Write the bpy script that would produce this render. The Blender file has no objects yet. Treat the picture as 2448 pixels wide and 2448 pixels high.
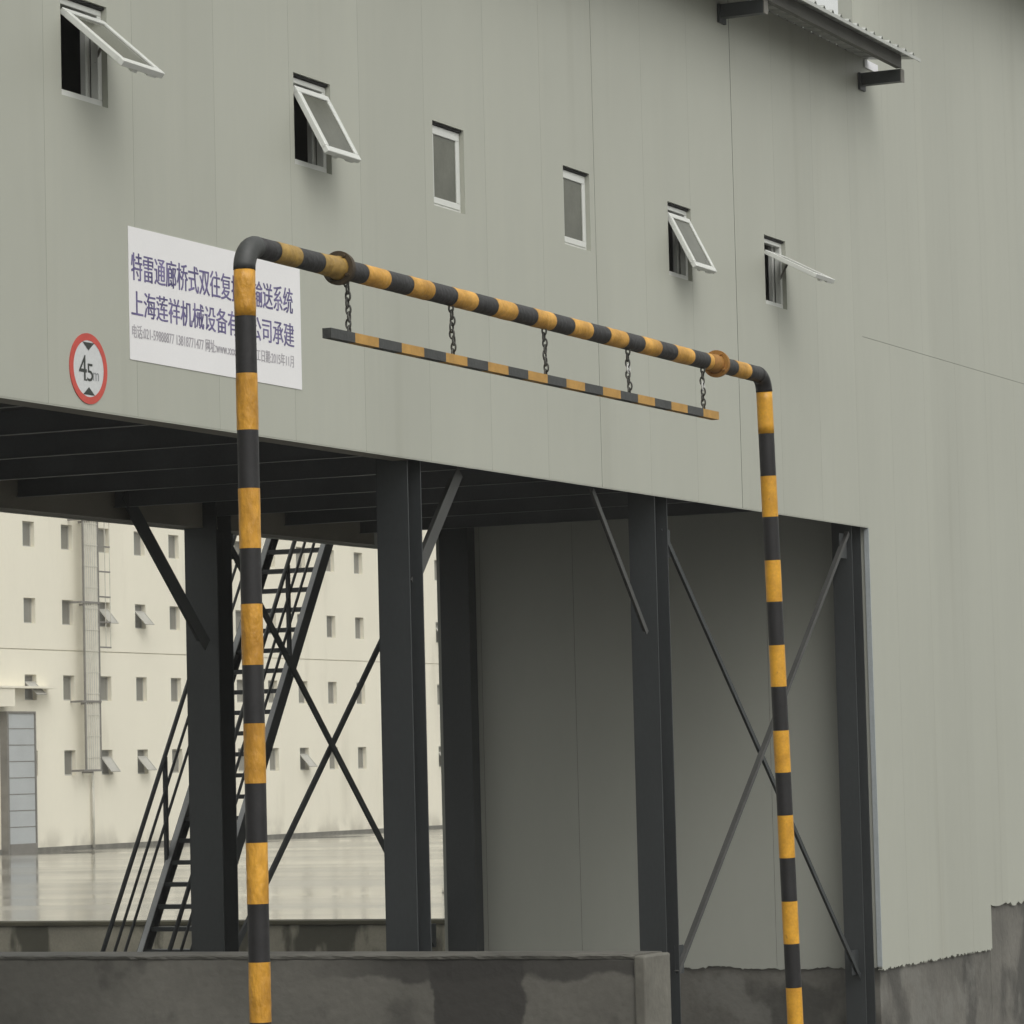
import bpy, bmesh, math, random
from mathutils import Vector, Matrix
random.seed(7)
S = bpy.context.scene
COL = S.collection
G = -.6                        # level of the sunken lane below the yard
EYE = 2.7                      # camera height above the yard; heights below are written from the yard

# ------------------------------------------------------------------ camera
cam = bpy.data.cameras.new("camera")
cam.sensor_width = 36.0
cam.lens = 8615.6 / 2448 * 36.0
cam.clip_start = 0.1
cam.clip_end = 2000
cam_o = bpy.data.objects.new("camera", cam)
COL.objects.link(cam_o)
th, pt, rl = 0.433823763, 0.0709949404, -0.0248107541
fw = Vector((math.cos(th)*math.cos(pt), math.sin(th)*math.cos(pt), math.sin(pt)))
rt = Vector((math.sin(th), -math.cos(th), 0))
up = rt.cross(fw)
rr = math.cos(rl)*rt + math.sin(rl)*up
uu = -math.sin(rl)*rt + math.cos(rl)*up
m = Matrix((rr, uu, -fw)).transposed().to_4x4()
m.translation = Vector((0, -12.818, EYE))
cam_o.matrix_world = m
S.camera = cam_o

# ------------------------------------------------------------------ sky, sun, exposure
SUN_EL, SUN_AZ = math.radians(50), math.radians(215)     # azimuth: compass style, from +Y towards +X
w = bpy.data.worlds.new("World"); S.world = w
w.use_nodes = True
nt = w.node_tree; nt.nodes.clear()
sky = nt.nodes.new("ShaderNodeTexSky"); sky.sky_type = 'NISHITA'; sky.sun_disc = False
sky.sun_elevation = SUN_EL; sky.sun_rotation = SUN_AZ
sky.air_density = 1.0; sky.dust_density = 6.0; sky.ozone_density = 1.0
hs = nt.nodes.new("ShaderNodeHueSaturation"); hs.inputs['Saturation'].default_value = 0.10
bg = nt.nodes.new("ShaderNodeBackground"); bg.inputs['Strength'].default_value = 0.09
out = nt.nodes.new("ShaderNodeOutputWorld")
# overcast: the zenith about three times as bright as the horizon
tcw = nt.nodes.new("ShaderNodeTexCoord"); sxw = nt.nodes.new("ShaderNodeSeparateXYZ"); mrw = nt.nodes.new("ShaderNodeMapRange")
mrw.inputs['From Min'].default_value = 0; mrw.inputs['From Max'].default_value = 1
mrw.inputs['To Min'].default_value = .86; mrw.inputs['To Max'].default_value = 2.1
vmw = nt.nodes.new("ShaderNodeVectorMath"); vmw.operation = 'SCALE'
nt.links.new(tcw.outputs['Generated'], sxw.inputs[0]); nt.links.new(sxw.outputs['Z'], mrw.inputs['Value'])
nt.links.new(sky.outputs[0], hs.inputs['Color']); nt.links.new(hs.outputs[0], vmw.inputs[0]); nt.links.new(mrw.outputs[0], vmw.inputs['Scale'])
# cloud layer: evens the clear sky out towards a pale grey
mxw = nt.nodes.new("ShaderNodeMix"); mxw.data_type = 'RGBA'; mxw.inputs['Factor'].default_value = .5
mxw.inputs['B'].default_value = (8.4, 8.6, 8.0, 1)
nt.links.new(vmw.outputs[0], mxw.inputs['A']); nt.links.new(mxw.outputs['Result'], bg.inputs['Color'])
nt.links.new(bg.outputs[0], out.inputs['Surface'])
sun = bpy.data.lights.new("sun", 'SUN'); sun.energy = 0.5; sun.angle = math.radians(80); sun.color = (1, .97, .9)
sun_o = bpy.data.objects.new("sun", sun); COL.objects.link(sun_o)
sd = Vector((math.sin(SUN_AZ)*math.cos(SUN_EL), math.cos(SUN_AZ)*math.cos(SUN_EL), math.sin(SUN_EL)))
sun_o.rotation_euler = sd.to_track_quat('Z', 'Y').to_euler()
S.view_settings.view_transform = 'Standard'; S.view_settings.look = 'None'
S.view_settings.gamma = 1.0; S.view_settings.use_curve_mapping = False
S.view_settings.exposure = 0.27

# ------------------------------------------------------------------ materials
def mat(name, col, rough=.6, var=.12, scale=2.0, stretch=(1, 1, 1), bump=0.0, bscale=30.0, spec=.5, metal=0.0,
        col2=None, fine=.06, fscale=40.0, rvar=0.0):
    """base colour wandering between two tones on two noise scales, with optional bump and gloss wander"""
    M_ = bpy.data.materials.new(name); M_.use_nodes = True
    n = M_.node_tree; N = n.nodes; L = n.links
    b = N['Principled BSDF']
    b.inputs['Roughness'].default_value = rough; b.inputs['Metallic'].default_value = metal
    b.inputs['Specular IOR Level'].default_value = spec
    tc = N.new('ShaderNodeTexCoord'); mp = N.new('ShaderNodeMapping'); mp.inputs['Scale'].default_value = stretch
    L.new(tc.outputs['Object'], mp.inputs['Vector'])
    a = N.new('ShaderNodeTexNoise'); a.inputs['Scale'].default_value = scale; a.inputs['Detail'].default_value = 5
    L.new(mp.outputs[0], a.inputs['Vector'])
    c1 = [max(0, c*(1-var)) for c in col]; c2 = [min(1, c*(1+var)) for c in (col2 or col)]
    mr = N.new('ShaderNodeMapRange'); mr.inputs['From Min'].default_value = .3; mr.inputs['From Max'].default_value = .7
    L.new(a.outputs['Fac'], mr.inputs['Value'])
    mx = N.new('ShaderNodeMix'); mx.data_type = 'RGBA'
    mx.inputs['A'].default_value = (*c1, 1); mx.inputs['B'].default_value = (*c2, 1)
    L.new(mr.outputs[0], mx.inputs['Factor'])
    f = N.new('ShaderNodeTexNoise'); f.inputs['Scale'].default_value = fscale; f.inputs['Detail'].default_value = 3
    L.new(mp.outputs[0], f.inputs['Vector'])
    fr = N.new('ShaderNodeMapRange'); fr.inputs['To Min'].default_value = 1-fine*2; fr.inputs['To Max'].default_value = 1+fine*2
    L.new(f.outputs['Fac'], fr.inputs['Value'])
    vm = N.new('ShaderNodeVectorMath'); vm.operation = 'SCALE'
    L.new(mx.outputs['Result'], vm.inputs[0]); L.new(fr.outputs[0], vm.inputs['Scale'])
    L.new(vm.outputs[0], b.inputs['Base Color'])
    if rvar:
        rm = N.new('ShaderNodeMapRange'); rm.inputs['From Min'].default_value = .35; rm.inputs['From Max'].default_value = .65
        rm.inputs['To Min'].default_value = max(.02, rough-rvar); rm.inputs['To Max'].default_value = min(1, rough+rvar)
        L.new(a.outputs['Fac'], rm.inputs['Value']); L.new(rm.outputs[0], b.inputs['Roughness'])
    if bump:
        bn = N.new('ShaderNodeTexNoise'); bn.inputs['Scale'].default_value = bscale; bn.inputs['Detail'].default_value = 4
        L.new(mp.outputs[0], bn.inputs['Vector'])
        bp = N.new('ShaderNodeBump'); bp.inputs['Strength'].default_value = bump; bp.inputs['Distance'].default_value = .02
        L.new(bn.outputs['Fac'], bp.inputs['Height']); L.new(bp.outputs[0], b.inputs['Normal'])
    return M_

def add_mask(M_, kind, col, lo, hi, scale, stretch=(1, 1, 1), amount=1.0, zr=None):
    """lay a stain with an outline of its own (noise threshold, optionally only within a height range) over the base"""
    n = M_.node_tree; N = n.nodes; L = n.links; b = N['Principled BSDF']
    src = b.inputs['Base Color'].links[0].from_socket
    tc = N.new('ShaderNodeTexCoord'); mp = N.new('ShaderNodeMapping'); mp.inputs['Scale'].default_value = stretch
    mp.inputs['Location'].default_value = (kind*3.7, kind*1.3, kind*5.1)
    L.new(tc.outputs['Object'], mp.inputs['Vector'])
    a = N.new('ShaderNodeTexNoise'); a.inputs['Scale'].default_value = scale; a.inputs['Detail'].default_value = 6
    L.new(mp.outputs[0], a.inputs['Vector'])
    mr = N.new('ShaderNodeMapRange'); mr.interpolation_type = 'SMOOTHSTEP'
    mr.inputs['From Min'].default_value = lo; mr.inputs['From Max'].default_value = hi; mr.inputs['To Max'].default_value = amount
    L.new(a.outputs['Fac'], mr.inputs['Value'])
    fac = mr.outputs[0]
    if zr:
        sx = N.new('ShaderNodeSeparateXYZ'); L.new(tc.outputs['Object'], sx.inputs[0])
        zz = N.new('ShaderNodeMapRange'); zz.interpolation_type = 'SMOOTHSTEP'
        zz.inputs['From Min'].default_value = zr[0]; zz.inputs['From Max'].default_value = zr[1]
        L.new(sx.outputs[zr[2] if len(zr) > 2 else 2], zz.inputs['Value'])
        mu = N.new('ShaderNodeMath'); mu.operation = 'MULTIPLY'
        L.new(fac, mu.inputs[0]); L.new(zz.outputs[0], mu.inputs[1]); fac = mu.outputs[0]
    mx = N.new('ShaderNodeMix'); mx.data_type = 'RGBA'; mx.inputs['B'].default_value = (*col, 1)
    L.new(src, mx.inputs['A']); L.new(fac, mx.inputs['Factor'])
    L.new(mx.outputs['Result'], b.inputs['Base Color'])
    return M_

PANEL = mat('panel_cladding', (.425, .432, .372), .5, .035, .7, (1, 1, .35), bump=.05, bscale=1.6, fine=.012, fscale=8)
add_mask(PANEL, 1, (.33, .325, .27), .55, .8, 1.3, (2.2, 1, .12), .35)
add_mask(PANEL, 8, (.47, .47, .395), .5, .62, 2.0, (5, 1, .05), .12)
def panel_tone(M_, off, pitch, amt):
    n = M_.node_tree; N = n.nodes; L = n.links; b = N['Principled BSDF']
    src = b.inputs['Base Color'].links[0].from_socket
    tc = N.new('ShaderNodeTexCoord'); sx = N.new('ShaderNodeSeparateXYZ'); L.new(tc.outputs['Object'], sx.inputs[0])
    a = N.new('ShaderNodeMath'); a.operation = 'ADD'; a.inputs[1].default_value = off; L.new(sx.outputs['X'], a.inputs[0])
    d = N.new('ShaderNodeMath'); d.operation = 'DIVIDE'; d.inputs[1].default_value = pitch; L.new(a.outputs[0], d.inputs[0])
    f = N.new('ShaderNodeMath'); f.operation = 'FLOOR'; L.new(d.outputs[0], f.inputs[0])
    wn = N.new('ShaderNodeTexWhiteNoise'); wn.noise_dimensions = '1D'; L.new(f.outputs[0], wn.inputs['W'])
    mr = N.new('ShaderNodeMapRange'); mr.inputs['To Min'].default_value = 1-amt; mr.inputs['To Max'].default_value = 1+amt; L.new(wn.outputs['Value'], mr.inputs['Value'])
    vm = N.new('ShaderNodeVectorMath'); vm.operation = 'SCALE'; L.new(src, vm.inputs[0]); L.new(mr.outputs[0], vm.inputs['Scale'])
    L.new(vm.outputs[0], b.inputs['Base Color'])
panel_tone(PANEL, 25.9-20.375, 1.1546, .022)
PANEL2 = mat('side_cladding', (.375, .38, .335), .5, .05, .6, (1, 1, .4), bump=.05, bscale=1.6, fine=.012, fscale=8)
GROOVE = mat('joint_groove', (.10, .10, .085), .8)
TRIM = mat('metal_trim', (.40, .43, .44), .35, .08, 4)
STEEL = mat('dark_steel_paint', (.034, .038, .040), .5, .18, 1.4, (1, 1, .4), bump=.05, bscale=20, fine=.08)
PURL = mat('purlin_paint', (.085, .083, .072), .6, .15, 2)
FLANGE_LIT = mat('lit_stair_flange', (.33, .335, .335), .35, .2, 2)  # stringer top flange, colour lightened to stand for sky light on it
STEEL_L = mat('lighter_steel_paint', (.058, .058, .055), .5, .15, 2)  # lighter tone of the dark steel paint, for some braces
STEEL_B = mat('brown_grey_steel_paint', (.19, .175, .14), .6, .15, 1.2, fine=.06)
JOIST = mat('joist_paint', (.075, .08, .085), .45, .15, 2)
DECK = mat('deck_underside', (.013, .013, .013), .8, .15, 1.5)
DARK = mat('dark_interior', (.10, .095, .09), .9)
PVC = mat('white_pvc_frame', (.67, .68, .645), .35, .03, 3, fine=.01)
HEAD_SHADE = mat('head_shadow', (.02, .02, .02), .8)  # near black for the painted shadow strip at the window heads
GALV = mat('galvanised_sheet', (.47, .48, .45), .42, .1, 2.5, metal=.2, fine=.05)
WHITEP = mat('white_plate', (.8, .8, .82), .5, .02)
CONC = mat('wet_concrete', (.135, .128, .112), .62, .3, 1.1, bump=.35, bscale=14, fine=.1, fscale=18)
add_mask(CONC, 2, (.045, .043, .038), .50, .58, .9, (1, 1, .8), .7)
add_mask(CONC, 5, (.19, .185, .165), .54, .62, 1.3, (1, 1, 1), .6)
CONC_W = mat('stained_concrete_wall', (.145, .138, .120), .6, .25, .9, bump=.35, bscale=12, fine=.08, fscale=16)
def add_band(M_, col, axis, c, half, amp, scale, amount=.9, lim=None):
    """a wet patch around coordinate c of one axis with a ragged outline"""
    n = M_.node_tree; N = n.nodes; L = n.links; b = N['Principled BSDF']
    src = b.inputs['Base Color'].links[0].from_socket
    tc = N.new('ShaderNodeTexCoord'); sx = N.new('ShaderNodeSeparateXYZ'); L.new(tc.outputs['Object'], sx.inputs[0])
    no = N.new('ShaderNodeTexNoise'); no.inputs['Scale'].default_value = scale; no.inputs['Detail'].default_value = 6; L.new(tc.outputs['Object'], no.inputs['Vector'])
    def mth(op, a, v):
        q = N.new('ShaderNodeMath'); q.operation = op
        for i, e in enumerate((a, v)):
            if isinstance(e, (int, float)): q.inputs[i].default_value = e
            else: L.new(e, q.inputs[i])
        return q.outputs[0]
    d = mth('ABSOLUTE', mth('SUBTRACT', sx.outputs[axis], c), 0)
    d = mth('ADD', d, mth('MULTIPLY', mth('SUBTRACT', no.outputs['Fac'], .5), amp))
    mr = N.new('ShaderNodeMapRange'); mr.interpolation_type = 'SMOOTHSTEP'
    mr.inputs['From Min'].default_value = half-.02; mr.inputs['From Max'].default_value = half+.02; mr.inputs['To Min'].default_value = amount; mr.inputs['To Max'].default_value = 0
    L.new(d, mr.inputs['Value']); fac = mr.outputs[0]
    if lim:
        l2 = N.new('ShaderNodeMapRange'); l2.inputs['From Min'].default_value = lim[1]; l2.inputs['From Max'].default_value = lim[2]
        L.new(sx.outputs[lim[0]], l2.inputs['Value']); fac = mth('MULTIPLY', fac, l2.outputs[0])
    mx = N.new('ShaderNodeMix'); mx.data_type = 'RGBA'; mx.inputs['B'].default_value = (*col, 1)
    L.new(src, mx.inputs['A']); L.new(fac, mx.inputs['Factor']); L.new(mx.outputs['Result'], b.inputs['Base Color'])
add_band(CONC_W, (.040, .037, .034), 1, -1.02, .36, .5, 2.2)
add_band(CONC_W, (.040, .037, .034), 2, 1.30, .17, .25, 3.0, .8, (1, .6, -.4))
add_mask(CONC_W, 4, (.06, .056, .05), .58, .68, 2.2, (1, 1, 1), .55)
CONC_L = mat('pale_concrete', (.155, .148, .125), .65, .25, 2.4, bump=.3, bscale=16, fine=.1, fscale=20)
CONC_TOP = mat('concrete_coping', (.12, .115, .10), .6, .3, 1.8, bump=.4, bscale=12, fine=.1, fscale=18)
CONC_B = mat('mossy_concrete', (.22, .205, .16), .7, .3, 1.0, bump=.3, bscale=12, fine=.1)
add_mask(CONC_B, 3, (.035, .033, .02), .48, .56, 1.6, (1, 1, .35), .9)
YARD = mat('wet_yard', (.20, .19, .165), .10, .25, .16, (1, .3, 1), bump=.02, bscale=2, fine=.06, fscale=2, rvar=.09, spec=.8)
LANE = mat('damp_lane', (.10, .098, .09), .5, .2, .4, bump=.2, bscale=12, fine=.08, fscale=10, rvar=.2)
WHITE = mat('white_render', (.79, .75, .625), .7, .03, .35, (1, 1, .5), fine=.012, fscale=6)
add_mask(WHITE, 6, (.55, .51, .41), .55, .75, .5, (1.2, 1, .25), .45)
add_mask(WHITE, 11, (.40, .37, .30), .42, .62, .9, (1, 1, .8), .6, (1.1, 0.0))
GLASS_D = mat('far_glass', (.21, .205, .18), .2, .2, .5)  # glass colour lightened to stand for distant haze
GLASS = mat('window_glass', (.115, .117, .092), .14, .2, 2.5, spec=.35)
DOORM = mat('grey_shutter', (.42, .44, .44), .5, .05, 1)
GREYM = mat('grey_galvanised_rail', (.19, .18, .16), .6, .1, 3)
MESHM = mat('grey_cage_mesh', (.56, .54, .47), .7, .1, 3)
YEL = mat('yellow_band', (.60, .29, .022), .42, .14, 9, col2=(.68, .345, .03), bump=.12, bscale=40, fine=.1, fscale=60)
YELT = mat('yellow_tape', (.48, .225, .02), .38, .2, 7, (1, 1, .5), col2=(.62, .31, .035), bump=.7, bscale=26, fine=.1, fscale=50)
BLK = mat('black_band', (.017, .016, .017), .45, .2, 9, bump=.1, bscale=40, fine=.1, spec=.45)
BLKC = mat('lighter_black_band', (.027, .026, .027), .55, .25, 9, bump=.3, bscale=30, fine=.12, spec=.5)  # lighter, rougher black for the crossbar bands
YELC = mat('worn_yellow_band', (.50, .25, .03), .5, .2, 7, col2=(.64, .34, .06), bump=.3, bscale=30, fine=.12, fscale=50)
YELD = mat('dull_yellow_band', (.30, .185, .045), .55, .25, 8, col2=(.40, .25, .06), bump=.3, bscale=30, fine=.12)
BLKB = mat('faded_black_band', (.045, .047, .046), .5, .2, 9, bump=.1, bscale=40, fine=.1)
YELB = mat('faded_yellow_band', (.47, .26, .06), .55, .15, 9, fine=.08)
RUST = mat('rusty_yellow', (.42, .22, .035), .7, .3, 20, col2=(.27, .12, .03), fine=.1)
add_mask(YEL, 7, (.22, .09, .03), .66, .74, 14, (1, 1, 1), .6)
CHAIN = mat('chain_steel', (.06, .058, .05), .5, .2, 20)
LINK = mat('bright_link', (.62, .62, .6), .35, .05, 10)
BOARD = mat('white_banner', (.83, .82, .825), .55, .02, 1.5, fine=.01)
INK = mat('violet_blue_ink', (.12, .10, .29), .6, .45, 7, col2=(.15, .13, .25), fine=.15, fscale=18)
INK2 = mat('grey_ink', (.42, .40, .43), .6, .2, 8)
SIGN_W = mat('sign_white', (.62, .63, .63), .4, .02)
SIGN_R = mat('sign_red', (.55, .07, .05), .45, .1, 6)
SIGN_K = mat('sign_black', (.03, .035, .03), .5)

# ------------------------------------------------------------------ mesh helpers
class MB:
    def __init__(self): self.v = []; self.f = []; self.mi = []
    def add(self, vs, fs, mi=0):
        o = len(self.v); self.v += [tuple(p) for p in vs]
        for f in fs: self.f.append([i+o for i in f]); self.mi.append(mi)
        return self
    def box(self, a, b, mi=0):
        x0, y0, z0 = a; x1, y1, z1 = b
        return self.add([(x0,y0,z0),(x1,y0,z0),(x1,y1,z0),(x0,y1,z0),(x0,y0,z1),(x1,y0,z1),(x1,y1,z1),(x0,y1,z1)],
            [(0,3,2,1),(4,5,6,7),(0,1,5,4),(1,2,6,5),(2,3,7,6),(3,0,4,7)], mi)
    def beam(self, p, q, w_, h_, ref=(0, 1, 0), off=(0, 0), mi=0):
        """rectangular bar from p to q; w_ across, h_ along ref"""
        p = Vector(p); q = Vector(q); d = (q-p).normalized(); r = Vector(ref)
        u = d.cross(r).normalized(); r = u.cross(d).normalized()
        p = p+u*off[0]+r*off[1]; q = q+u*off[0]+r*off[1]
        vs = [e+u*su*w_/2+r*sr*h_/2 for e in (p, q) for su, sr in ((-1,-1),(1,-1),(1,1),(-1,1))]
        return self.add(vs, [(0,3,2,1),(4,5,6,7),(0,1,5,4),(1,2,6,5),(2,3,7,6),(3,0,4,7)], mi)
    def angle(self, p, q, s, t=.007, ref=(0, 1, 0), flip=1):
        """L-section bar"""
        self.beam(p, q, s, t, ref, (0, 0)); self.beam(p, q, t, s-t, ref, (flip*(s/2-t/2), s/2))
        return self
    def tube(self, pts, r, n=16, cap=True, mi=0, jit=0.0):
        pts = [Vector(p) for p in pts]; o = len(self.v); N_ = len(pts)
        d0 = (pts[1]-pts[0]).normalized()
        ref = Vector((0, 0, 1)) if abs(d0.z) < .9 else Vector((0, 1, 0))
        for i, p in enumerate(pts):
            d = ((pts[min(i+1, N_-1)]-pts[max(i-1, 0)])).normalized()
            u = d.cross(ref).normalized(); v = u.cross(d).normalized()
            ri = r[i] if isinstance(r, (list, tuple)) else r
            for k in range(n):
                a = 2*math.pi*k/n; rj = ri*(1+random.uniform(-jit, jit))
                self.v.append(tuple(p+u*math.cos(a)*rj+v*math.sin(a)*rj))
        for i in range(N_-1):
            for k in range(n):
                self.f.append([o+i*n+k, o+i*n+(k+1) % n, o+(i+1)*n+(k+1) % n, o+(i+1)*n+k]); self.mi.append(mi)
        if cap:
            self.f.append([o+k for k in range(n)][::-1]); self.mi.append(mi)
            self.f.append([o+(N_-1)*n+k for k in range(n)]); self.mi.append(mi)
        return self
    def hcol(self, x0, x1, y0, y1, z0, z1, t=.014):
        """H column: flanges across x, web between"""
        self.box((x0, y0, z0), (x0+t, y1, z1)); self.box((x1-t, y0, z0), (x1, y1, z1))
        ym = (y0+y1)/2; self.box((x0+t, ym-t/2, z0), (x1-t, ym+t/2, z1))
        return self
    def build(self, name, mats, parent=None, smooth=False, label=None):
        me = bpy.data.meshes.new(name); me.from_pydata(self.v, [], self.f)
        if not isinstance(mats, (list, tuple)): mats = [mats]
        for mm in mats: me.materials.append(mm)
        for p, i in zip(me.polygons, self.mi): p.material_index = i; p.use_smooth = smooth
        bm = bmesh.new(); bm.from_mesh(me); bmesh.ops.recalc_face_normals(bm, faces=bm.faces); bm.to_mesh(me); bm.free()
        o = bpy.data.objects.new(name, me); COL.objects.link(o)
        if parent is not None:
            o.parent = parent
            par = parent
            off = Vector((0, 0, 0))
            while par is not None: off += par.location; par = par.parent
            me.transform(Matrix.Translation(-off))
        if label: o['label'] = label
        return o

def bevel(o, wd, seg=2):
    b = o.modifiers.new('bevel', 'BEVEL'); b.width = wd; b.segments = seg; b.limit_method = 'ANGLE'; b.angle_limit = math.radians(40)
    return o

def thing(name, label, cat, loc=(0, 0, 0)):
    o = bpy.data.objects.new(name, None); COL.objects.link(o); o.location = loc; o.empty_display_size = .3
    o['label'] = label; o['category'] = cat
    return o

def cell_wall(mb, us, vs, depth, place, reveal):
    """panel wall laid out as cells; depth(u,v) gives each cell's set-back or None for an opening; place(u,v,d)->point"""
    D = [[depth((us[i]+us[i+1])/2, (vs[j]+vs[j+1])/2) for j in range(len(vs)-1)] for i in range(len(us)-1)]
    def quad(a, b, c, d, mi): mb.add([a, b, c, d], [(0, 1, 2, 3)], mi)
    nI, nJ = len(us)-1, len(vs)-1
    for i in range(nI):
        for j in range(nJ):
            d = D[i][j]
            if d is not None:
                quad(place(us[i], vs[j], d), place(us[i+1], vs[j], d), place(us[i+1], vs[j+1], d), place(us[i], vs[j+1], d), 1 if 0 < d else 0)
            for (ii, jj, e) in ((i+1, j, 'u'), (i, j+1, 'v')):
                if ii >= nI or jj >= nJ: continue
                d2 = D[ii][jj]
                if d == d2: continue
                a = reveal if d is None else d; b = reveal if d2 is None else d2
                if d is not None and d2 is not None and False: continue
                mi = 0 if (d is None or d2 is None) else 1
                if e == 'u':
                    u = us[i+1]; quad(place(u, vs[j], a), place(u, vs[j], b), place(u, vs[j+1], b), place(u, vs[j+1], a), mi)
                else:
                    v = vs[j+1]; quad(place(us[i], v, a), place(us[i], v, b), place(us[i+1], v, b), place(us[i+1], v, a), mi)
    return mb

def text_mesh(body, box, y, name, material, parent, bold=0.0):
    """lettering fitted into box (x0, x1, z0, z1) on a face looking towards -Y"""
    cu = bpy.data.curves.new(name, 'FONT'); cu.body = body; cu.size = 1; cu.resolution_u = 3
    to = bpy.data.objects.new(name, cu); COL.objects.link(to)
    bpy.context.view_layer.update()
    me = bpy.data.meshes.new_from_object(to.evaluated_get(bpy.context.evaluated_depsgraph_get()))
    bpy.data.objects.remove(to); bpy.data.curves.remove(cu)
    xs = [v.co.x for v in me.vertices]; zs = [v.co.y for v in me.vertices]
    x0, x1, z0, z1 = box; sx = (x1-x0)/(max(xs)-min(xs)); sz = (z1-z0)/(max(zs)-min(zs)); mx, mz = min(xs), min(zs)
    for v in me.vertices: v.co = Vector((x0+(v.co.x-mx)*sx, y, z0+(v.co.y-mz)*sz))
    if bold:                                             # heavier strokes: the outline laid down again a little to the side
        bmm = bmesh.new(); bmm.from_mesh(me)
        gd_ = bmesh.ops.duplicate(bmm, geom=bmm.verts[:]+bmm.edges[:]+bmm.faces[:])
        for e in gd_['geom']:
            if isinstance(e, bmesh.types.BMVert): e.co += Vector((bold, -.0004, 0))
        bmm.to_mesh(me); bmm.free()
    me.materials.clear(); me.materials.append(material); me.name = name
    for p in me.polygons: p.material_index = 0
    o = bpy.data.objects.new(name, me); COL.objects.link(o)
    o.parent = parent; me.transform(Matrix.Translation(-parent.location))
    return o

def E(z): return z+EYE          # height measured from the eye -> height above the yard

# ------------------------------------------------------------------ ground
g = MB()
g.add([(-300, -300, G), (500, -300, G), (500, 400, G), (-300, 400, G)], [(0, 1, 2, 3)])
lane = g.build('road', LANE); lane['kind'] = 'structure'; lane['label'] = 'damp grey concrete lane under the bridge'; lane['category'] = 'road'
g = MB()
g.box((43.66, 5.21, G-.1), (500, 400, 0))
yard = g.build('ground', YARD); yard['kind'] = 'structure'; yard['label'] = 'wet concrete yard reflecting the white building'; yard['category'] = 'ground'

# ------------------------------------------------------------------ skybridge
XB0, XB1 = -6.0, 36.80
Z0, Z1 = E(2.5), E(7.662)
YB = 5.55
PW = 1.1546
bridge = thing('skybridge', 'long grey panelled elevated corridor on dark steel columns, with a row of six small windows', 'building', (25.9, 0, 0))
# openings in the cladding
WIN = [  # x0, x1, opening angle in degrees, sash length
    (20.60, 21.20, 49, .64), (23.91, 24.51, 28, .60), (26.30, 26.895, 0, .62),
    (28.92, 29.50, 0, .62), (31.34, 31.925, 27, .60), (33.89, 34.50, 62, .62)]
WZ0, WZ1 = E(4.615), E(5.32)
joints = [20.375+PW*k for k in range(-24, 15)]
joints = [j for j in joints if XB0+.1 < j < XB1-.1]
def jw(j):
    k = round((j-20.375)/PW)
    return .010 if k == 11 else .006 if k == 8 else (.0016, .0034, .0022, .0040, .0014, .0030)[(k*k*5+k) % 6]
us = {XB0, XB1}
for j in joints: us |= {j-jw(j)/2, j+jw(j)/2}
for a, b, *_ in WIN: us |= {a, b}
us = sorted(us); vs = [Z0, WZ0, WZ1, Z1]
def depth_front(u, v):
    if WZ0 < v < WZ1 and any(a < u < b for a, b, *_ in WIN): return None
    if any(abs(u-j) < jw(j)/2 for j in joints): return .012
    return 0.0
wl = MB(); cell_wall(wl, us, vs, depth_front, lambda u, v, d: (u, d, v), .075)
wl.box((XB0, .002, Z0-.010), (XB1, .006, Z0-.0005), 0)
wl.build('wall', [PANEL, GROOVE, TRIM], bridge)
fo = MB(); fo.box((XB0, .012, E(7.60)), (XB1-.01, .05, E(7.706))); fo.build('eave_filler', DECK, bridge)  # hidden strip added to block light leaking in under the roof ribs
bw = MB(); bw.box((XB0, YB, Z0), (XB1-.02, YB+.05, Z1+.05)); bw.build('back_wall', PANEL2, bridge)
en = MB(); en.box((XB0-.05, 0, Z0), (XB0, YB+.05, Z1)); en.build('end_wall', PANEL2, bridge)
inn = MB()
inn.box((XB0, .08, E(2.92)), (XB1-.02, YB-.01, E(2.98))); inn.box((XB0, YB-.12, E(2.98)), (XB1-.02, YB-.06, Z1-.1)); inn.box((XB0, .08, Z1-.1), (XB1-.02, YB-.01, Z1-.06))
inn.build('interior_lining', DARK, bridge)
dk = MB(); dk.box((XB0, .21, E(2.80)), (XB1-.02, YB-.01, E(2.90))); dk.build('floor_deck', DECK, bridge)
eb = MB(); eb.box((XB0, .012, E(2.492)), (25.84, .20, E(2.504))); eb.box((XB0, .06, E(2.504)), (XB1-.02, .075, E(2.90)))
eb.build('edge_beam', STEEL_B, bridge)
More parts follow.
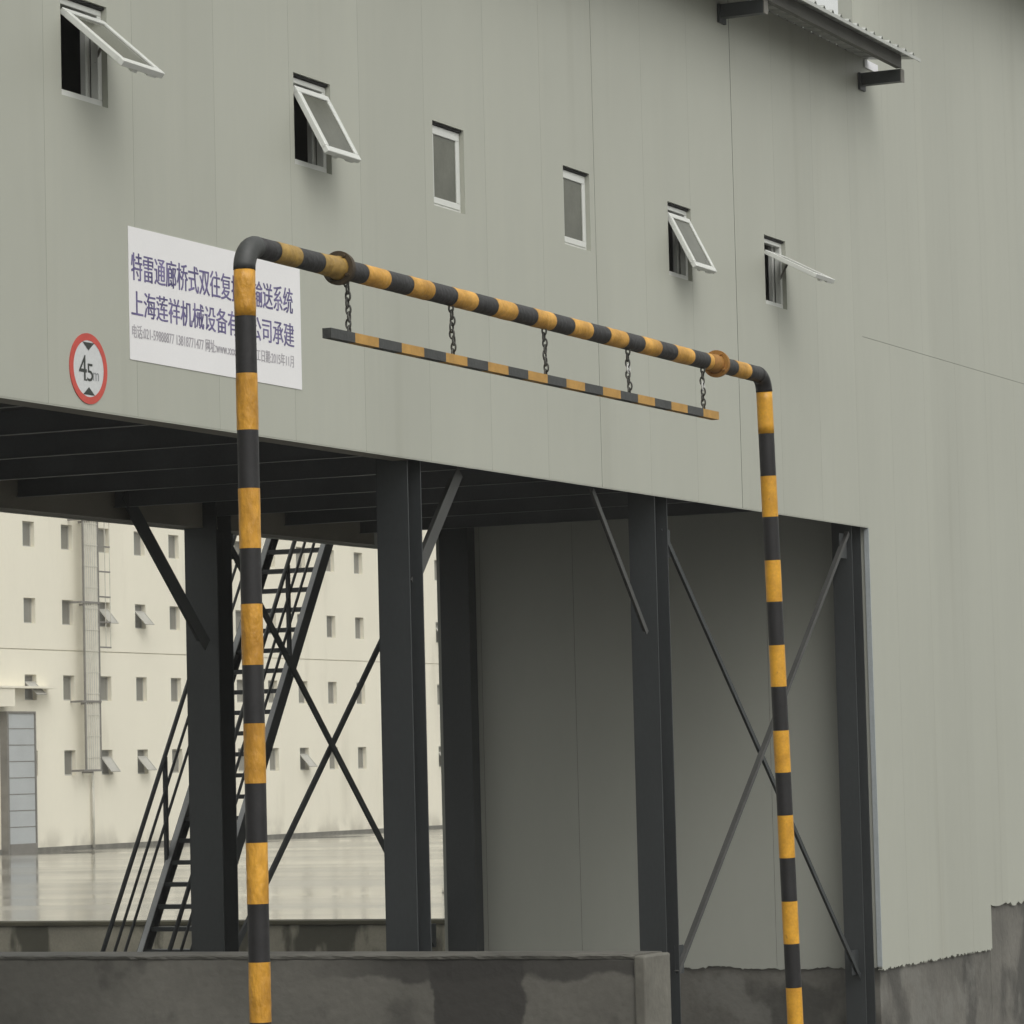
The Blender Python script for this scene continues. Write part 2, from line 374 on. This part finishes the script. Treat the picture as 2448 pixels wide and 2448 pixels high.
# joists: I sections across the bridge
x = 23.05-1.72*15
k = 0
while x < 36:
    j = MB(); zb = E(2.61)
    y0j, y1j = .21, YB-.02
    j.box((x-.03, y0j, zb), (x+.03, y1j, zb+.008)); j.box((x-.004, y0j, zb+.008), (x+.004, y1j, E(2.795)))
    j.build('joist', JOIST, bridge)
    x += 1.72
gd = MB()
gd.box((XB0, 5.27, E(2.50)), (35.42, 5.47, E(2.512))); gd.box((XB0, 5.362, E(2.512)), (35.42, 5.374, E(2.765))); gd.box((XB0, 5.27, E(2.765)), (35.42, 5.47, E(2.777)))
gd.box((XB0, 5.275, E(2.512)), (35.42, 5.285, E(2.765)))
gd.build('girder', STEEL_B, bridge)
for (x0, x1, y0, y1, zt) in ((31.62, 31.93, 5.12, 5.49, 2.60), (25.85, 26.10, .078, .36, 2.60), (31.00, 31.31, .078, .345, 2.60), (36.46, 36.76, .078, .30, 2.60), (36.60, 36.785, 4.70, 5.06, 2.61),
                             (13.2, 13.45, .078, .36, 2.6), (19.4, 19.65, 5.12, 5.49, 2.6)):
    c = MB()
    if zt == 2.61: c.box((x0, y0, G+.02), (x1, y1, E(2.795)))
    else: c.hcol(x0, x1, y0, y1, G+.02, E(2.795))
    c.box((x0-.08, y0-.06, G), (x1+.018, y1+.06, G+.02))
    c.build('column', STEEL, bridge)
def brace(p, q, s, name='brace', ref=(0, 1, 0), flip=1, material=STEEL):
    b = MB(); b.angle((p[0], p[1], E(p[2])), (q[0], q[1], E(q[2])), s, .008, ref, flip); return b.build(name, material, bridge)
brace((31.95, 5.20, 2.43), (36.55, 5.20, -1.95), .075)
brace((31.95, 5.29, -1.95), (36.5, 5.29, 2.3), .075, flip=-1)
brace((29.86, 5.12, 2.74), (31.40, 5.12, 1.30), .15, 'knee_brace')
brace((27.02, .17, 2.48), (26.105, .17, 1.50), .12, 'knee_brace', material=STEEL_L)
brace((29.62, .10, 2.48), (30.80, .10, 1.22), .055, 'knee_brace', material=STEEL_L)
brace((31.30, .13, 2.22), (36.55, .13, -2.38), .055)
brace((36.40, .085, 2.42), (31.30, .085, -1.94), .048, flip=-1, material=STEEL_L)
for (gx, gy, gz) in ((31.40, .095, -1.82), (31.42, .125, 2.08), (36.36, .125, -2.14), (36.30, .095, 2.28), (32.02, 5.19, 2.33), (36.50, 5.19, -1.85)):
    b = MB(); s_ = .11
    b.box((gx-s_, gy+.022, E(gz)-s_*1.2), (gx+s_, gy+.032, E(gz)+s_*1.2)); b.build('gusset_plate', STEEL, bridge)
# windows
def sash_mesh(L, w_, fw_, t):
    """hinged frame: hinge along local X at z=0, hanging down, outer face towards -Y"""
    s = MB()
    s.box((0, 0, -fw_), (w_, t, 0)); s.box((0, 0, -L), (w_, t, -L+fw_))
    s.box((0, 0, -L+fw_), (fw_, t, -fw_)); s.box((w_-fw_, 0, -L+fw_), (w_, t, -fw_))
    return s
for i, (a, b, ang, L) in enumerate(WIN):
    d0 = .042
    fr = MB(); f = .055
    fr.box((a+.002, d0, WZ1-f-.01), (b-.002, d0+.06, WZ1-.022)); fr.box((a+.002, d0, WZ0+.002), (b-.002, d0+.06, WZ0+f))
    fr.box((a+.002, d0, WZ0+f), (a+f, d0+.06, WZ1-f-.01)); fr.box((b-f, d0, WZ0+f), (b-.002, d0+.06, WZ1-f-.01))
    fr.box((a, .02, WZ1-.02), (b, .08, WZ1-.001), 1)           # dark strip painted in for the shadow line under the head
    lab = {0: 'window at the left end, top hung sash propped wide open', 1: 'window with its top hung sash propped part open above the banner',
           2: 'closed window, left one of the closed pair', 3: 'closed window, right one of the closed pair',
           4: 'window with its sash propped part open, second from the right', 5: 'right hand window with its sash swung out almost level'}[i]
    wo = fr.build('window', [PVC, HEAD_SHADE], bridge, label=lab)
    bevel(wo, .004, 1)
    wid = b-a-2*.03
    hz = E({0: 5.222, 1: 5.225, 4: 5.22, 5: 5.17}.get(i, 5.275)); hx = a+.03
    sm = sash_mesh(L if ang else (WZ1-WZ0-.075), wid, .054, .045)
    LL = L if ang else (WZ1-WZ0-.075)
    so = sm.build('sash', PVC); so.parent = wo; bevel(so, .004, 1)
    pm = MB(); pm.box((.045, .012, -LL+.045), (wid-.045, .020, -.045)); po = pm.build('pane', GLASS); po.parent = wo
    parts = [so, po]
    if ang:
        hd = MB(); hd.box((wid*.3, .041, -LL+.005), (wid*.42, .065, -LL+.035)); ho = hd.build('latch', PVC); ho.parent = wo; parts.append(ho)
        hd = MB(); hd.box((wid*.66, .041, -LL+.002), (wid*.88, .056, -LL+.03)); ho = hd.build('weather_bar', PVC); ho.parent = wo; parts.append(ho)
    for o in parts:
        o.location = (hx-bridge.location.x, d0-.038 if ang else d0-.008, hz)
        o.rotation_euler = (-math.radians(ang), 0, 0)
    if ang:
        an = math.radians(ang); st = MB()
        e = Vector((b-.045, d0+.03-.22*L*math.sin(an), hz-.22*L*math.cos(an)))
        st.beam((b-.05, d0+.03, hz-.45*L), e, .010, .02); st.build('stay', GREYM, wo)
        bl = MB(); bl.box((b-.052-f, d0+.07, WZ0+f), (b-f+.01, d0+.11, WZ1-f)); bl.build('inner_jamb', PVC, wo)
    else:
        bb_ = MB(); bb_.box((a+f, d0+.055, WZ0+f), (b-f, d0+.06, WZ1-f)); bb_.build('blind', DARK, wo)
# roof sheet
def roof_strip(mb, x0, x1, y0, y1):
    zz = lambda y: E(7.605)+(y+.62)*.10
    p = []; xx = x1; pit = .256
    while xx > x0:
        for dx, h in ((0, 0), (.165, 0), (.195, .036), (.226, .036)): p.append((xx-dx, h))
        xx -= pit
    p = [q for q in p if q[0] > x0]
    for (xa, ha), (xb, hb) in zip(p, p[1:]):
        mb.add([(xa, y0, zz(y0)+ha), (xb, y0, zz(y0)+hb), (xb, y1, zz(y1)+hb), (xa, y1, zz(y1)+ha)], [(0, 1, 2, 3)])
rf = MB(); roof_strip(rf, XB0, 37.2, -.62, -.002); rf2 = MB(); roof_strip(rf2, XB0, 36.78, -.002, 6.1)
et = MB(); et.box((XB0, -.632, E(7.572)), (37.2, -.622, E(7.606))); et.build('eave_trim', GALV, bridge)
ro = rf.build('roof_eave', GALV, bridge); ro2 = rf2.build('roof', GALV, bridge)
for o in (ro, ro2):
    so_ = o.modifiers.new('thick', 'SOLIDIFY'); so_.thickness = .004; so_.offset = 1
pu = MB(); pu.box((XB0, -.50, E(7.475)), (36.93, -.492, E(7.612))); pu.box((XB0, -.492, E(7.475)), (36.93, -.44, E(7.483))); pu.box((XB0, -.492, E(7.604)), (36.93, -.44, E(7.612)))
pu.build('purlin', PURL, bridge)
x = 37.0
while x > -4:
    ob = MB(); ob.box((x-.05, -.475, E(7.34)), (x+.05, .0-.002, E(7.349))); ob.box((x-.05, -.475, E(7.466)), (x+.05, -.002, E(7.474))); ob.box((x-.05, -.475, E(7.349)), (x-.042, -.002, E(7.466)))
    ob.box((x-.05, -.487, E(7.335)), (x+.055, -.475, E(7.476)), 1); ob.box((x-.09, -.03, E(7.29)), (x+.09, -.004, E(7.475)), 0)
    ob.build('outrigger', [STEEL, GREYM], bridge)
    x -= 4.15

# ------------------------------------------------------------------ factory building at the right end
fac = thing('factory_building', 'tall grey panelled building at the right with a stained concrete base', 'building', (40, 0, 0))
XF0, XF1 = 36.80, 62.0
ZB = .47; ZT = E(9.62)
fj = [35.385+PW*k for k in range(2, 22)]
fj = [j for j in fj if j < XF1-.2]
us = {XF0, XF1, 40.70}
for j in fj: us |= {j-.0006, j+.0006}
us = sorted(us); vs = [ZB+.02, E(-1.72), E(4.565), E(4.569), ZT]
fw_ = MB()
def depth_fac(u, v):
    if u > 40.70 and v < E(-1.72): return None
    if E(4.565) < v < E(4.569): return .008
    if any(abs(u-j) < .0006 for j in fj): return .004
    return 0.0
cell_wall(fw_, us, vs, depth_fac, lambda u, v, d: (u, d, v), .05)
def jag(mb, pts, y, zt, th_):
    """torn lower edge of the cladding: a strip of uneven drop"""
    for (a, za), (b, zb) in zip(pts, pts[1:]):
        mb.add([(a, y, zt), (b, y, zt), (b, y, zb), (a, y, za)], [(0, 1, 2, 3)])
        mb.add([(a, y, za), (b, y, zb), (b, y+th_, zb), (a, y+th_, za)], [(0, 1, 2, 3)])
def jagline(a, b, z, amp, st):
    p = []; u = a
    while u < b: p.append((u, z+random.uniform(-amp, amp))); u += st*random.uniform(.5, 1.4)
    p.append((b, z)); return p
jag(fw_, jagline(XF0, 40.7, ZB-.01, .018, .03), 0, ZB+.02, .05)
jag(fw_, jagline(40.7, 45, E(-1.75), .03, .09), 0, E(-1.72), .05)
fw_.box((XF0-.014, -.004, ZB+.02), (XF0-.002, .05, E(2.486)), 2)
fw_.build('wall', [PANEL, GROOVE, TRIM], fac)
sw = MB()
us2 = [.001, 1.2, 1.203, 2.35, 2.353, 3.5, 3.503, 4.65, 4.653, 5.14]
cell_wall(sw, us2, [ZB+.02, E(4.0), E(7.66)], lambda u, v: .008 if any(abs(u-j) < .003 for j in (1.2015, 2.3515, 3.5015, 4.6515)) else 0.0, lambda u, v, d: (XF0+d, u, v), .05)
p = [(a, z_+.014*math.sin(a*4.1)+.01*math.sin(a*11)) for a, z_ in jagline(.001, 5.14, ZB-.0, .012, .03)]
for (a, za), (b, zb) in zip(p, p[1:]): sw.add([(XF0, a, ZB+.02), (XF0, b, ZB+.02), (XF0, b, zb), (XF0, a, za)], [(0, 1, 2, 3)])
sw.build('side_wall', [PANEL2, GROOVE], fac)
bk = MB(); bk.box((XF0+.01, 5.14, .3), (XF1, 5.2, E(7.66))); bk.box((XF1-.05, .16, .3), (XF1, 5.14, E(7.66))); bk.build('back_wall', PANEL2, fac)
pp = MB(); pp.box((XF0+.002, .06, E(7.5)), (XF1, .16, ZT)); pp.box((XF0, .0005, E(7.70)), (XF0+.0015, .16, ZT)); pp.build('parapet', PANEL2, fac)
pl = MB(); pl.box((XF0+.03, .035, G-.02), (40.72, 5.19, ZB+.06)); pl.box((40.72, .03, G-.02), (XF1-.06, 5.19, E(-1.66)))
bevel(pl.build('plinth', CONC, fac), .01)
ev = MB(); ev.box((XF0+.2, -.75, ZT), (XF1+.3, .4, ZT+.25)); ev.build('cornice', GALV, fac)
ev = MB(); ev.box((XF0+.01, .165, E(7.55)), (XF1-.06, 5.13, E(7.62))); ev.build('roof', GALV, fac)
fl = MB(); fl.box((37.12, -.02, E(7.57)), (37.55, -.003, E(7.66))); fl.build('wall_plate', WHITEP, fac)  # small white plate on the wall above the end beam

# ------------------------------------------------------------------ far white warehouse
YF = 61.0
far = thing('warehouse', 'pale white rendered block across the yard with four rows of small square windows', 'building', (125, YF, 0))
COLS = [115.77+2.71*k for k in range(-7, 17)]
ROWS = [E(9.30), E(6.40), E(3.50), E(.63)]
wx, wz = .82, .96
us = {60.0, 260.0}; vs = {0.0, 16.0}
for cx in COLS: us |= {cx-wx/2, cx+wx/2}
for r in ROWS: vs |= {r-wz/2, r+wz/2}
lz = E(4.93); vs |= {lz-.02, lz+.02}
us = sorted(us); vs = sorted(vs)
def is_win(u, v): return any(abs(u-cx) < wx/2 for cx in COLS) and any(abs(v-r) < wz/2 for r in ROWS)
fwl = MB(); cell_wall(fwl, us, vs, lambda u, v: None if is_win(u, v) else (.03 if abs(v-lz) < .02 else 0.0), lambda u, v, d: (u, YF+d, v), .22)
LINE = mat('render_joint', (.58, .545, .44), .8)
fwl.build('wall', [WHITE, LINE], far)
fb = MB(); fb.box((60, YF+.24, 0), (260, YF+30, 16)); fb.build('core', WHITE, far)
skt = MB(); skt.box((60, YF-.03, 0), (260, YF-.002, .16)); skt.build('skirting', CONC_L, far)
OPEN = {(2, 1): 40, (3, 1): 42, (13, 1): 40, (2, 3): 38, (3, 3): 42, (8, 3): 42, (13, 3): 42, (0, 2): 48}
SASHF = mat('far_sash_frame', (.40, .39, .35), .5)
for r, z in enumerate(ROWS):
    for kk, cx in enumerate(COLS):
        k = kk-7
        fm = MB(); t = .05; y0 = YF+.17
        fm.box((cx-wx/2+.001, y0, z-wz/2+.001), (cx-wx/2+t, y0+.05, z+wz/2-.001)); fm.box((cx+wx/2-t, y0, z-wz/2+.001), (cx+wx/2-.001, y0+.05, z+wz/2-.001))
        fm.box((cx-wx/2+t, y0, z+wz/2-t), (cx+wx/2-t, y0+.05, z+wz/2-.001)); fm.box((cx-wx/2+t, y0, z-wz/2+.001), (cx+wx/2-t, y0+.05, z-wz/2+t))
        wo = fm.build('window', SASHF, far)
        pm = MB(); pm.box((cx-wx/2+t, y0+.02, z-wz/2+t), (cx+wx/2-t, y0+.03, z+wz/2-t)); pm.build('pane', GLASS_D, wo)
        a = OPEN.get((k, r))
        if a:
            wo['label'] = 'window with its sash hung open'
            sm = sash_mesh(.74, .70, .05, .03); sm.box((.05, .012, -.70), (.65, .018, -.05))
            so = sm.build('sash', SASHF); so.parent = wo; so.location = (cx-.35-far.location.x, .05, z+.22); so.rotation_euler = (-math.radians(a), 0, 0)
dr = MB(); dr.box((113.72, YF-.28, .35), (115.52, YF-.22, E(2.5)))
for k in range(1, 8): dr.box((113.72, YF-.29, .35+k*.61), (115.52, YF-.28, .35+k*.61+.03), 1)
do = dr.build('door', [DOORM, GREYM], far)
df = MB(); df.box((113.60, YF-.32, .0), (113.72, YF-.001, E(2.58))); df.box((115.52, YF-.32, .0), (115.60, YF-.001, E(2.58))); df.box((113.72, YF-.32, E(2.5)), (115.52, YF-.001, E(2.58))); df.box((113.72, YF-.34, 0), (115.52, YF-.001, .35))
df.build('door_frame', [GREYM], do)
cn = MB(); cn.box((105, YF-.55, E(3.44)), (116.9, YF-.001, E(3.52))); cn.box((105, YF-.5, E(2.75)), (113.9, YF-.001, E(3.44))); cn.build('canopy', WHITE, far)
dp = MB(); dp.tube([(119.9, YF-.12, .05), (119.9, YF-.12, E(.28))], .055, 10); dp.build('downpipe', MESHM, far, smooth=True)

lad = thing('access_ladder', 'tall grey caged ladder bracketed to the far white wall', 'ladder', (119.3, YF-.5, E(.3)))
yl = YF-.5
for xr in (118.83, 119.91):
    b = MB(); b.box((xr-.035, yl-.03, E(.28)), (xr+.035, yl+.03, 15.0)); b.build('rail', GREYM, lad)
for q in range(7):
    b = MB(); b.box((118.90+q*.148, yl+.0, E(.3)), (118.99+q*.148, yl+.012, 15.0)); b.build('cage_bar', MESHM, lad)
z = E(.8)
while z < 14.8:
    b = MB(); b.box((118.87, yl-.02, z), (119.87, yl-.002, z+.03)); b.build('rung', MESHM, lad); z += .82
for z in (E(.28), E(2.93), E(6.75), E(9.95), 15.0-.1):
    b = MB(); b.box((118.55, yl-.05, z), (119.95, yl-.032, z+.08)); b.box((118.55, yl-.032, z), (118.63, YF-.001, z+.08)); b.box((119.30, yl+.03, z-.06), (119.40, YF-.001, z+.02)); b.build('bracket', GREYM, lad)
z = E(5.05)
while z < 14.9:
    b = MB(); b.box((119.945, yl-.02, z), (120.80, yl+.02, z+.06)); b.build('hoop', GREYM, lad); z += .98
b = MB(); b.box((120.42, yl-.012, E(5.05)), (120.45, yl+.012, 15.0)); b.box((120.78, yl-.012, E(5.05)), (120.80, yl+.012, 15.0)); b.build('cage_bar', MESHM, lad)

# ------------------------------------------------------------------ concrete walls
wa = thing('retaining_wall', 'low stained concrete wall in the foreground crossing in front of the columns', 'wall', (24.9, 0, 0))
b = MB(); b.box((24.62, -2.32, G-.02), (25.02, 12.0, E(-1.425))); bevel(b.build('wall_body', CONC_W, wa), .012)
b = MB(); rnd = random.Random(3)
ys = [-2.32+14.3*q/260 for q in range(261)]; prof = []
for q, yy in enumerate(ys):
    f1 = math.sin(yy*2.1)*.004+math.sin(yy*5.3+1)*.004
    prof.append([(24.612+f1+rnd.uniform(-.006, .006), yy, E(-1.425)), (24.606+f1+rnd.uniform(-.006, .006), yy, E(-1.403)+rnd.uniform(-.006, .004)), (24.63+f1, yy, E(-1.396)+f1*.7+rnd.uniform(-.003, .003)), (25.14, yy, E(-1.395)), (25.14, yy, E(-1.425))])
o0 = len(b.v)
for pr in prof: b.v += pr
for q in range(len(prof)-1):
    for k in range(4): b.f.append([q*5+k, q*5+k+1, q*5+5+k+1, q*5+5+k]); b.mi.append(0)
b.f.append([0, 1, 2, 3, 4]); b.mi.append(0)
b.build('coping', CONC_TOP, wa)
b = MB(); b.box((24.59, -2.415, G-.02), (25.08, -2.322, E(-1.40))); bevel(b.build('end_block', CONC_L, wa), .015)
wb = thing('low_wall', 'low mossy concrete wall behind the stairs at the near edge of the wet yard', 'wall', (43.8, 12, 0))
b = MB(); b.box((43.64, 5.21, G-.02), (43.95, 60.0, E(-2.06))); bevel(b.build('wall_body', CONC_B, wb), .012)
b = MB(); b.box((43.60, 5.21, E(-2.06)), (44.0, 60.0, E(-2.0))); bevel(b.build('coping', mat('dark_mossy_coping', (.05, .045, .025), .8, .3, 2), wb), .01)

# ------------------------------------------------------------------ staircase
st = thing('staircase', 'steep dark steel open tread staircase with three rail handrails climbing behind the bridge', 'staircase', (33.5, 6.15, 0))
ya, yb = 5.80, 6.58
rise, run = .2248, .149
xt, zt = 35.326, E(2.493)
def sx(z): return xt-(zt-z)*run/rise
for y in (ya, yb):
    b = MB(); b.beam((sx(G)-.02, y, G), (sx(E(3.2)), y, E(3.2)), .15, .012, (0, 1, 0)); b.beam((sx(G)-.02, y, G), (sx(E(3.2)), y, E(3.2)), .012, .06, (0, 1, 0), (.071, .03 if y == ya else -.03), mi=1); b.beam((sx(G)-.02, y, G), (sx(E(3.2)), y, E(3.2)), .012, .06, (0, 1, 0), (-.071, .03 if y == ya else -.03))
    b.build('stringer', [STEEL, FLANGE_LIT], st)
for k in range(-2, 27):
    z = zt-k*rise
    if z < G+.1: break
    x = sx(z)
    b = MB(); b.box((x-.085, ya+.008, z-.045), (x+.085, yb-.008, z)); b.build('tread', STEEL, st)
dv = Vector((run, 0, rise)).normalized()
for y in (ya, yb):
    hr = MB()
    for h, r_ in ((1.22, .024), (.86, .016), (.54, .016)):
        hr.tube([(sx(G+.05), y, G+.05+h), (sx(E(3.0)), y, E(3.0)+h)], r_, 10)
    hr.build('handrail', STEEL, st, smooth=True)
    for zz in (E(-1.0), E(1.05), G+.1, E(2.9)):
        b = MB(); b.box((sx(zz)-.02, y-.02, zz), (sx(zz)+.02, y+.02, zz+1.21)); b.build('rail_post', STEEL, st)

# ------------------------------------------------------------------ height barrier
YG = -3.76
gan = thing('height_barrier', 'tall pipe portal painted in yellow and black bands', 'barrier', (20.2, YG, 0))
R_ = .057
ZC = E(2.755)
ER = .13
def banded(mb, P, cuts, first, jit, n=20, r=R_, step=.05, dull=()):
    """pipe along P(t) with bands changing at the given stations; material slot 0 yellow, 1 black"""
    for i, (a, b) in enumerate(zip(cuts, cuts[1:])):
        mi = (first+i) % 2
        m_ = max(1, int(abs(b-a)/step)); ts = [a+(b-a)*q/m_ for q in range(m_+1)]
        rr_ = r*(1.0 if mi == 0 else .985)
        if i in dull: mi = 2
        mb.tube([P(t) for t in ts], rr_, n, cap=(i in (0, len(cuts)-2)), mi=mi, jit=jit if mi == 0 else jit*.3)
    return mb
XL, XR = 16.315, 23.86
LEAN = .056/4.2
cl = [E(v) for v in (2.62, 2.377, 2.078, 1.783, 1.479, 1.168, .88, .565, .264, -.044, -.349, -.662, -.96, -1.266, -1.57, -1.87, -2.17, -2.47)]+[E(-2.77), E(-3.07), G+.015]
lp = MB(); banded(lp, lambda z: (XL+(E(2.6)-z)*.004, YG, z), cl, 0, .02); lp.build('post', [YELT, BLK], gan, smooth=True, label='left post wrapped in creased yellow and black tape')
cr = [E(v) for v in (2.62, 2.324, 2.023, 1.734, 1.426, 1.133, .825, .532, .221, -.075, -.378, -.678, -.985, -1.284, -1.594, -1.9, -2.2, -2.5)]+[E(-2.8), E(-3.1), G+.015]
rp = MB(); banded(rp, lambda z: (XR+(E(2.6)-z)*.0555, YG, z), cr, 0, .006); rp.build('post', [YEL, BLK], gan, smooth=True)
cc = [16.632, 16.867, 17.125, 17.353, 17.637, 17.908, 18.193, 18.465, 18.764, 19.042, 19.32, 19.597, 19.888, 20.162, 20.443, 20.73, 21.007, 21.299, 21.571, 21.857, 22.132, 22.432, 22.718, 23.011, 23.24, 23.494, XR-.13]
cc = [16.315+ER]+cc
cb = MB(); banded(cb, lambda x: (x, YG, ZC-(x-16.6)*.0028), cc, 1, .016, dull=(1, 3)); cb.build('crossbar', [YELC, BLKC, YELD], gan, smooth=True)
for side in (0, 1):
    b = MB(); pts = []
    ztop = ZC-(0 if side == 0 else 7.3*.0028)
    zend = E(2.62)
    for q in range(9):
        a = math.pi/2*q/8
        if side == 0: pts.append((XL+ER-ER*math.cos(a), YG, zend+(ztop-zend)*math.sin(a)))
        else: pts.append((XR-ER+ER*math.cos(a), YG, zend+(ztop-zend)*math.sin(a)))
    b.tube(pts, R_*1.03, 20); b.build('elbow', BLKB if side == 0 else BLK, gan, smooth=True)
for xf, mt in ((17.351, YELD), (22.93, RUST)):
    b = MB(); zc = ZC-(xf-16.6)*.0028
    b.tube([(xf+.012, YG, zc), (xf+.034, YG, zc)], .094, 28); b.tube([(xf+.038, YG, zc), (xf+.056, YG, zc)], .09, 28, mi=0)
    for q in range(4):
        a = q*math.pi/2+.6
        b.tube([(xf-.006, YG+.075*math.cos(a), zc+.075*math.sin(a)), (xf+.075, YG+.075*math.cos(a), zc+.075*math.sin(a))], .009, 6)
    b.build('flange', RUST if xf > 20 else mat('dark_rusty_flange', (.055, .038, .02), .6, .3, 12), gan, smooth=False)
    b = MB(); b.tube([(xf-.14, YG, zc), (xf+.0, YG, zc), (xf+.012, YG, zc)], [R_*1.02, R_*1.10, R_*1.18], 20); b.build('collar', YELD if xf < 20 else RUST, gan, smooth=True)
for xp in (XL+.02, XR+5.3*.0555):
    b = MB(); b.box((xp-.14, YG-.14, G), (xp+.14, YG+.14, G+.015)); b.build('base_plate', STEEL, gan)

# ------------------------------------------------------------------ hanging bar
bar = thing('hanging_bar', 'square yellow and black banded bar hanging on five chains under the pipe portal', 'barrier', (20.1, YG, E(2.378)))
b = MB(); e = .027
xs = [17.22+.2843*k for k in range(21)]
for i, (a, c) in enumerate(zip(xs, xs[1:])):
    za = E(2.381)-(a-17.2)*.0014
    b.box((a, YG-e, za-e), (c, YG+e, za+e), 1 if i % 2 == 0 else 0)
b.build('bar', [YELB, BLKB], bar)
def link(mb, c, ln, wd, r, ax):
    n = 14; pts = []
    for q in range(n+1):
        a = 2*math.pi*q/n; px = wd*math.cos(a); pz = ln*math.sin(a)
        pts.append((c[0]+(px if ax == 0 else 0), c[1]+(px if ax == 1 else 0), c[2]+pz))
    mb.tube(pts, r, 7, cap=False)
for i, xc in enumerate((17.468, 18.78, 20.085, 21.388, 22.691)):
    ztop = ZC-(xc-16.6)*.0028-R_+.01; zbot = E(2.381)-(xc-17.2)*.0014+e-.008
    ch = MB(); n = 8; st_ = (ztop-zbot)/n; sk = {0: None, 1: 4, 2: 3, 3: 4, 4: 4}[i]
    sway = .006 if i in (1, 3) else .0
    def cpos(q): return (xc+sway*math.sin(q*1.3)+(.018*(1-q/n) if i < 4 else 0), YG+.004*math.sin(q*2+i), zbot+st_*(q+.5))
    for q in range(n):
        if q == sk: continue
        link(ch, cpos(q), st_*.72, .014, .0058, q % 2)
    co = ch.build('chain', CHAIN, bar, smooth=True)
    if sk is not None:
        s_ = MB(); link(s_, cpos(sk), st_*.8, .02, .006, 0); s_.build('shackle', LINK if i > 2 else CHAIN, co, smooth=True)

# ------------------------------------------------------------------ banner and sign on the bridge wall
bn = thing('banner', 'white printed banner with two lines of blue Chinese characters on the grey wall', 'banner', (22.68, 0, E(3.36)))
b = MB(); b.box((21.431, -.005, E(2.893)), (23.94, -.001, E(3.826))); b.build('sheet', BOARD, bn)
text_mesh('特雷通廊桥式双往复提升输送系统', (21.46, 23.81, E(3.452), E(3.648)), -.0062, 'lettering', INK, bn, .008)
text_mesh('上海莲祥机械设备有限公司承建', (21.455, 23.82, E(3.20), E(3.382)), -.0062, 'lettering', INK, bn, .008)
text_mesh('电话:021-59888877 13818771477 网址:www.xxxxx.com 竣工日期:2015年11月', (21.46, 23.81, E(3.048), E(3.143)), -.0062, 'lettering', INK2, bn, .004)
SR = .242
sg = thing('road_sign', 'round white height limit sign with red rim reading 4.5m beside the banner', 'sign', (20.88, 0, E(2.777)))
cx, cz = 20.88, E(2.777)
def disc(mb, r, y0, y1, n=48): mb.tube([(cx, y0, cz), (cx, y1, cz)], r, n)
b = MB(); disc(b, SR-.004, -.0045, -.001); b.build('plate', SIGN_W, sg)
b = MB(); n = 56
for q in range(n):
    a0, a1 = 2*math.pi*q/n, 2*math.pi*(q+1)/n
    P = lambda r, a, y: (cx+r*math.cos(a), y, cz+r*math.sin(a))
    b.add([P(SR, a0, -.006), P(SR, a1, -.006), P(SR*.80, a1, -.006), P(SR*.80, a0, -.006)], [(0, 1, 2, 3)])
    b.add([P(SR, a0, -.006), P(SR, a1, -.006), P(SR, a1, -.001), P(SR, a0, -.001)], [(0, 1, 2, 3)])
b.build('rim', SIGN_R, sg)
for sgn in (1, -1):
    b = MB(); zt_ = cz+sgn*.191; zp = cz+sgn*.125
    b.add([(cx-.075, -.0065, zt_-sgn*.012), (cx+.075, -.0065, zt_-sgn*.012), (cx, -.0065, zp)], [(0, 1, 2)]); b.build('marker', SIGN_K, sg)
text_mesh('4', (cx-.125, cx-.025, cz-.085, cz+.09), -.0065, 'numeral', SIGN_K, sg)
text_mesh('5', (cx-.022, cx+.055, cz-.085, cz+.035), -.0065, 'numeral', SIGN_K, sg)
b = MB(); b.box((cx-.036, -.0067, cz-.085), (cx-.026, -.005, cz-.073)); b.build('decimal_point', SIGN_K, sg)
text_mesh('m', (cx+.055, cx+.13, cz-.075, cz-.02), -.0065, 'numeral', mat('sign_grey', (.25, .26, .27), .5), sg)

# ------------------------------------------------------------------ damp air
HZ = bpy.data.materials.new('damp_air'); HZ.use_nodes = True
n = HZ.node_tree; n.nodes.clear()
pv = n.nodes.new('ShaderNodeVolumePrincipled'); pv.inputs['Density'].default_value = .0006; pv.inputs['Color'].default_value = (.93, .92, .88, 1)
ou = n.nodes.new('ShaderNodeOutputMaterial'); n.links.new(pv.outputs[0], ou.inputs['Volume'])
b = MB(); b.box((-20, -30, G-1.0), (270, 110, 17.5)); hz_ = b.build('haze', HZ); hz_['kind'] = 'stuff'
